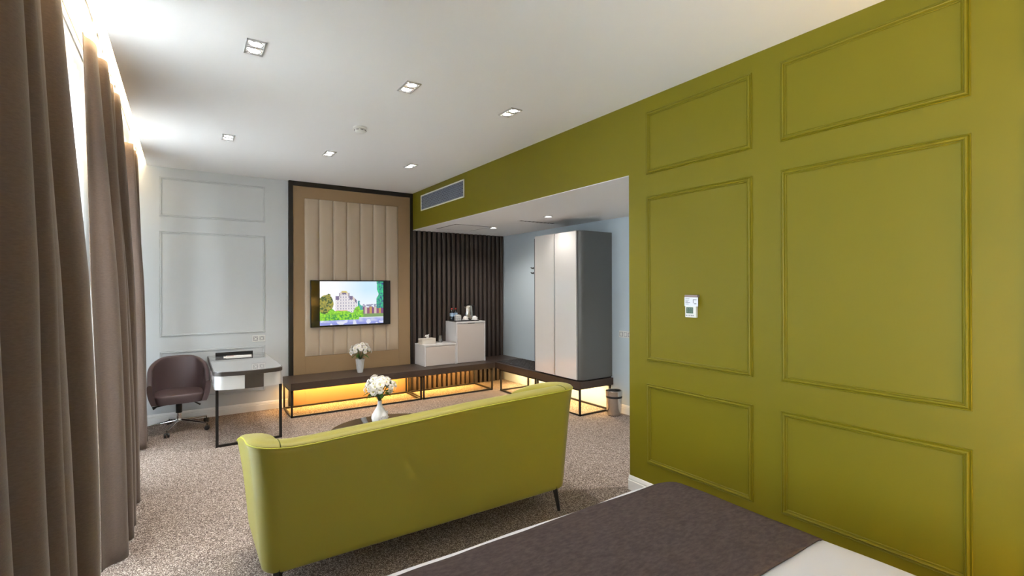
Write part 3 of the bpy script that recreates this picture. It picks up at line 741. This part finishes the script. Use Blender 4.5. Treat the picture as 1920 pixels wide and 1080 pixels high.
for k in range(3):
    bm = petal_bm(13,10,.036,k); me = bpy.data.meshes.new('flower_head'); bm.to_mesh(me); bm.free(); me.materials.append(M['petal']); fm.append(me)
bm = bmesh.new(); lathe(bm,[(.002,.002),(.007,.004),(.005,.010),(.001,.011)],10); cm_ = bpy.data.meshes.new('flower_centre'); bm.to_mesh(cm_); bm.free(); cm_.materials.append(M['petalyellow'])
bm = bmesh.new()
def lf(u, v):
    w = .013*math.sin(PI*min(1,v*1.02)**.8)+.0004; return ((u-.5)*2*w, v*.062, -.012*v*v+.004*abs(2*u-1))
grid(bm, lf, 5, 9); lm = bpy.data.meshes.new('leaf'); bm.to_mesh(lm); bm.free(); lm.materials.append(M['leaf'])
for me in fm+[lm]:
    for p in me.polygons: p.use_smooth = True
def bouquet(label, loc, neck, rx, rz, n_, nl, seed, zc, sc=1):
    rnd = random.Random(seed); e = thing('flower_bouquet', label, 'flowers', loc)
    st = bmesh.new()
    for k in range(n_):
        g = (k+.5)/n_; el = math.acos(1-g*1.12); az = k*2.39996+rnd.uniform(-.2,.2)
        d = Vector((math.sin(el)*math.cos(az), math.sin(el)*math.sin(az), math.cos(el)))
        q = rnd.uniform(.82,1.05); p = Vector((d.x*rx*q, d.y*rx*q, zc+d.z*rz*q))
        o = bpy.data.objects.new('flower', fm[k%3]); C.objects.link(o); o.parent = e; o.location = p
        o.rotation_euler = d.to_track_quat('Z','X').to_euler(); s = rnd.uniform(.82,1.15)*sc; o.scale = (s,s,s)
        c = bpy.data.objects.new('flower_centre', cm_); C.objects.link(c); c.parent = o
        tube(st,[(0,0,neck-.05),(0,0,neck),(p.x*.45,p.y*.45,(neck+p.z)/2+.006),(p.x,p.y,p.z)],.0022,5)
    obj('stems', st, 'stem', e)
    for k in range(nl):
        az = rnd.uniform(0,2*PI); el = rnd.uniform(1.0,2.1); d = Vector((math.sin(el)*math.cos(az), math.sin(el)*math.sin(az), math.cos(el)))
        o = bpy.data.objects.new('leaf', lm); C.objects.link(o); o.parent = e
        o.location = (d.x*rx*.45, d.y*rx*.45, zc-.015+d.z*rz*.55); o.rotation_euler = d.to_track_quat('Y','Z').to_euler(); s = rnd.uniform(.8,1.4)*sc; o.scale = (s,s,s)
    return e
e = thing('vase','small ribbed clear glass vase on the bench under the television','vase',(2.005,6.69,ZT))
bm = bmesh.new()
def vz(u, v):
    a = 2*PI*u; t = v*2
    if t < 1: z = .19*t; r = .034+.026*t**.8+.0022*math.sin(a*10+z*70)
    else: z = .19*(2-t)+.006*(t-1); r = .031+.0225*(2-t)**.8
    return (r*math.cos(a), r*math.sin(a), z)
grid(bm, vz, 64, 40, True); bmesh.ops.holes_fill(bm, edges=bm.edges); obj('vase_body', bm, 'vaseglass', e, 60)
bouquet('white chrysanthemums in the ribbed vase on the bench',(2.005,6.69,ZT),.17,.140,.120,28,26,4,.285,1.0)
TX, TY, TZ = 1.40, 3.84, .430
e = thing('vase','white bottle shaped ceramic vase on the round glass coffee table','vase',(1.372,4.03,TZ))
bm = bmesh.new(); lathe(bm,[(.040,0),(.046,.003),(.064,.030),(.070,.058),(.064,.085),(.044,.118),(.026,.145),(.018,.170),(.017,.190),(.021,.198),(.017,.198),(.013,.188),(.013,.16)],40); obj('vase_body', bm, 'ceramic', e, 60)
bm = bmesh.new()
for k in range(9):
    a = -2.0+k*.28+random.uniform(-.1,.1); z = random.uniform(.045,.10); r = .0705 if z<.08 else .0645
    lathe(bm,[(.007,0),(.005,.001)],8,(r*math.cos(a),r*math.sin(a),z),'y')
obj('dotted_pattern', bm, mat('pale_grey_glaze',(.5,.47,.47),.3), e)
bouquet('white chrysanthemums in the bottle vase on the coffee table',(1.372,4.03,TZ),.19,.132,.105,34,34,9,.300,1.0)

# ------------------------------------------------------------------ coffee table
e = thing('coffee_table','round black glass coffee table behind the lime sofa','table',(TX,TY,0))
bm = bmesh.new(); lathe(bm,[(.475,TZ-.012),(.480,TZ-.010),(.480,TZ-.002),(.476,TZ)],96); obj('table_top', bm, 'tableglass', e, 30)
bm = bmesh.new(); lathe(bm,[(.035,.012),(.035,TZ-.012)],24); obj('pedestal', bm, 'blackmetal', e, True)
bm = bmesh.new(); lathe(bm,[(.24,0),(.24,.006),(.05,.014)],48); obj('table_base', bm, 'blackmetal', e, 30)

# ------------------------------------------------------------------ sofa
SY = 2.635
e = thing('sofa','lime green fabric sofa seen from behind in the middle of the room','sofa',(1.30,3.10,0))
SXL, SXR, SYF, RC = .296-1.30, 2.300-1.30, 3.30-3.10, .115
sy = SY-3.10
def spath(n1=10, n2=14, n3=36):
    P = []
    for i in range(n1): P.append((Vector((SXL,SYF-(SYF-sy-RC)*i/n1,0)), Vector((-1,0,0))))
    for i in range(n2): 
        a = PI+.5*PI*i/n2; d = Vector((math.cos(a),math.sin(a),0)); P.append((Vector((SXL+RC,sy+RC,0))+d*RC, d))
    for i in range(n3+1): 
        u = i/n3; P.append((Vector((SXL+RC+(SXR-SXL-2*RC)*u,sy,0)), Vector((0,-1,0))))
    for i in range(1,n2+1):
        a = 1.5*PI+.5*PI*i/n2; d = Vector((math.cos(a),math.sin(a),0)); P.append((Vector((SXR-RC,sy+RC,0))+d*RC, d))
    for i in range(1,n1+1): P.append((Vector((SXR,sy+RC+(SYF-sy-RC)*i/n1,0)), Vector((1,0,0))))
    return P
SP = spath()
ZC = .770
PIPE = [(.15,.800),(.22,.795),(.32,.780),(.45,.765),(.57,.764),(.83,.774),(1.17,.786),(1.55,.801),(2.0,.81),(2.5,.818)]
def smap(co, hmul=1):
    """the flare of the sofa: the back leans away and the right end splays outward, the top edge dips near the left corner"""
    t = min(1,max(0,(co.x-SXL)/(SXR-SXL))); h = max(0,(co.z-.15)/.62)*hmul
    x = co.x+h*(.150*t-.015*(1-t)); y = co.y+h*(.06+.07*t); X = x+1.30
    for (a, za), (b, zb) in zip(PIPE, PIPE[1:]):
        if a <= X <= b: zz = za+(zb-za)*(X-a)/(b-a); break
    else: zz = PIPE[0][1] if X < .5 else PIPE[-1][1]
    k = min(1,max(0,(co.z-.35)/.42)); k = k*k*(3-2*k)
    return Vector((x, y, co.z+(zz-.77)*k))
def flare(bm):
    for v in bm.verts: v.co = smap(v.co)
    return bm
def sprof(k):
    """(offset outward, z) list from the bottom inner edge round the outside, over the top and down the inside"""
    out = [(-.16,.150),(-.060,.148),(-.042,.152),(-.030,.163),(-.026,.185),(-.024,.22),(-.020,.30),(-.013,.42),(-.006,.54),(.004,.66),(.012,.74),(.015,ZC-.004),(.011,ZC+.002),(.016,ZC+.008),(.010,ZC+.015),(-.008,ZC+.022),(-.042,ZC+.026),(-.080,ZC+.024),(-.112,ZC+.013),(-.130,ZC-.006),(-.134,ZC-.05),(-.140,.60),(-.150,.50),(-.160,.40),(-.16,.150)]
    return out
def armlift(p):
    """arms stay full height at the back and dip towards the front"""
    t = max(0,(p.y-(sy+RC))/(SYF-sy-RC)); return -.13*t**1.6
bm = bmesh.new(); rings = []
for p, nn in SP:
    lift = armlift(p); ring = []
    for o_, z in sprof(0):
        zz = z+lift*max(0,(z-.35)/.45) if z > .35 else z
        ring.append(bm.verts.new((p.x+nn.x*o_, p.y+nn.y*o_, zz)))
    rings.append(ring)
for a, b in zip(rings, rings[1:]):
    for k in range(len(a)-1): bm.faces.new((a[k],a[k+1],b[k+1],b[k]))
bm.faces.new(rings[0]); bm.faces.new(rings[-1][::-1])
bmesh.ops.remove_doubles(bm, verts=bm.verts, dist=.0002); flare(bm)
obj('back_and_arms', bm, 'sofa', e, 60)
bm = bmesh.new(); pts = [(p.x+nn.x*.0165, p.y+nn.y*.0165, ZC+.002+armlift(p)*max(0,(ZC-.35)/.45)) for p, nn in SP]; tube(bm, [smap(Vector(q)) for q in pts], .0045, 8); obj('piping', bm, 'piping', e, True)
# seams across the top roll and down the back where the corner pieces join
for idx in (10+14, 10+14+36):
    p, nn = SP[idx]; bm = bmesh.new()
    pts = [(p.x+nn.x*(o_+.0012), p.y+nn.y*(o_+.0012), z+.0012) for o_, z in sprof(0)[13:20]]; tube(bm, [smap(Vector(q)) for q in pts], .0028, 6); obj('top_seam', bm, mat('dark_seam_thread',(.10,.11,.01),.8) if idx==24 else bpy.data.materials['dark_seam_thread'], e, True)
obj('seat_base', B((SXL+.13,sy+.13,.17),(SXR-.13,SYF-.02,.30),.012,3), 'sofa', e)
for k in range(2):
    xm = 0; a = SXL+.145 if k==0 else xm+.004; b = xm-.004 if k==0 else SXR-.145
    bm = B((a,sy+.16,.302),(b,SYF+.02,.44),.035,4); obj('seat_cushion', bm, 'sofa', e, 60)
bm = bmesh.new(); lathe(bm,[(.012,0),(.010,-.005),(.004,-.007)],16,(SXR-.128,sy+.34,.70),'x'); flare(bm); obj('tuft_button', bm, 'piping', e, True)
for sx, sgn in ((SXL+.10,-1),(SXR-.125,1)):
    for yy, g in ((sy+.055,-1),(SYF-.08,1)):
        bm = bmesh.new(); tube(bm,[(sx,yy,.172),(sx+sgn*.012,yy+g*.008,.09),(sx+sgn*.022,yy+g*.020,.0)],[.024,.019,.013],4); obj('leg', bm, 'blackmetal', e)

# ------------------------------------------------------------------ bed and throw
e = thing('bed','double bed made up with white linen at the bottom right','bed',(1.27,.66,0))
bx0, bx1, by0, by1, bz = .36-1.27, 2.165-1.27, -.40-.66, 1.695-.66, .555
obj('bed_base', B((bx0+.03,by0,.06),(bx1-.03,by1-.03,.28),.01), mat('brown_bed_base',(.07,.05,.04),.7), e)
def slab(bm, x0, x1, y0, y1, z0, z1, r, rc=.13, nz=.004, seed=0, nx=50, ny=60):
    """soft mattress-like slab with wide corner radius in plan and rolled edge"""
    pl = rrect(x0,y0,x1,y1,[rc]*4,10)
    prof = [(0,z0),(0,z1-r)]+[(r-r*math.cos(t*PI/12),z1-r+r*math.sin(t*PI/12)) for t in range(1,7)]
    cx, cy = (x0+x1)/2,(y0+y1)/2; dense = []
    for i in range(len(pl)):
        a, b = Vector(pl[i]), Vector(pl[(i+1)%len(pl)]); m_ = max(1,int((b-a).length/.05))
        for j in range(m_): dense.append(a.lerp(b,j/m_))
    rings = []
    hw, hd = (x1-x0)/2,(y1-y0)/2
    for ins, z in prof:
        ring = []
        for p in dense:
            q = Vector((cx+(p.x-cx)*(hw-ins)/hw, cy+(p.y-cy)*(hd-ins)/hd))
            w = nz*noise.noise(Vector((q.x*4+seed,q.y*4,z*3)))*2
            ring.append(bm.verts.new((q.x+w,q.y+w,z+w*.6)))
        rings.append(ring)
    n = len(dense)
    for a, b in zip(rings, rings[1:]):
        for i in range(n): bm.faces.new((a[i],a[(i+1)%n],b[(i+1)%n],b[i]))
    prev = rings[-1]
    for s in (.9,.7,.45,.2):
        ring = [bm.verts.new((cx+(v.co.x-cx)*s, cy+(v.co.y-cy)*s, z1+nz*noise.noise(Vector((v.co.x*s*3,v.co.y*s*3,seed))))) for v in rings[-1]]
        for i in range(n): bm.faces.new((prev[i],prev[(i+1)%n],ring[(i+1)%n],ring[i]))
        prev = ring
    bm.faces.new(prev)
bm = bmesh.new(); slab(bm,bx0,bx1,by0,by1+.01,.10,bz-.002,.022,.14,.003,2); obj('duvet', bm, 'sheet', e, True)
# throw: sheet draped over the foot of the bed, hanging over both sides
e = thing('bed_throw','dark mauve brown throw laid across the foot of the bed','throw',(1.27,1.30,0))
tx0, tx1, ty0, ty1 = bx0, bx1-.012, .935-1.30, 1.668-1.30
def thr(u, v):
    s = (u-.5)*2; W2 = (tx1-tx0)/2+.010; arc = .07
    tot = W2+.30; d = abs(s)*tot; sg = 1 if s>0 else -1
    flat = W2-arc
    if d < flat: x, z = d, bz
    elif d < flat+arc*PI/2: a = (d-flat)/arc; x = flat+arc*math.sin(a); z = bz-arc+arc*math.cos(a)
    else: x = W2; z = bz-arc-(d-flat-arc*PI/2)
    y = ty0+(ty1-ty0+.022*u)*v
    ex = max(0,(x-(W2-.16))/.16)
    if v > .5: y -= .115*(1-math.sqrt(max(0,1-min(1,ex)**2)))*(v-.5)*2*(1 if z>bz-.2 else 1)
    wob = .010*noise.noise(Vector((s*3.2,4.4,0)))*v+.018*noise.noise(Vector((s*1.1,9,0)))*(v>.5)*(v-.5)*2
    edge = max(0,(v-.93)/.07); 
    z -= .012*edge**2
    zz = z+.004*noise.noise(Vector((x*sg*5,y*5,2)))+.0035
    if z < bz-.1: x += .008+.010*noise.noise(Vector((y*7,z*3,1)))
    return (sg*x, y+wob, zz)
bm = bmesh.new(); grid(bm, thr, 130, 44)
bm.verts.ensure_lookup_table()
o = obj('throw_fabric', bm, 'throw', e, True); s = o.modifiers.new('Solidify','SOLIDIFY'); s.thickness = .008; s.offset = 1

# bedside lamp glow on the green wall, lamp stands outside the frame by the bed head
e = thing('bedside_lamp','warm bedside lamp beside the head of the bed','lamp',(2.60,-.30,0))
bm = bmesh.new(); lathe(bm,[(.14,0),(.14,.012),(.012,.02),(.010,.85),(.010,1.05)],28); obj('lamp_stand', bm, 'blackmetal', e, 40)
bm = bmesh.new(); lathe(bm,[(.13,1.02),(.10,1.26)],32,caps=False); o = obj('lamp_shade', bm, mat('cream_lamp_shade',(.8,.72,.55),.8,trans=.5), e, True)
l = bpy.data.lights.new('lamp_bulb','POINT'); l.energy = 65; l.color = (1,.62,.16); l.shadow_soft_size = .04
o = bpy.data.objects.new('lamp_bulb', l); C.objects.link(o); o.parent = e; o.location = (0,0,1.14)
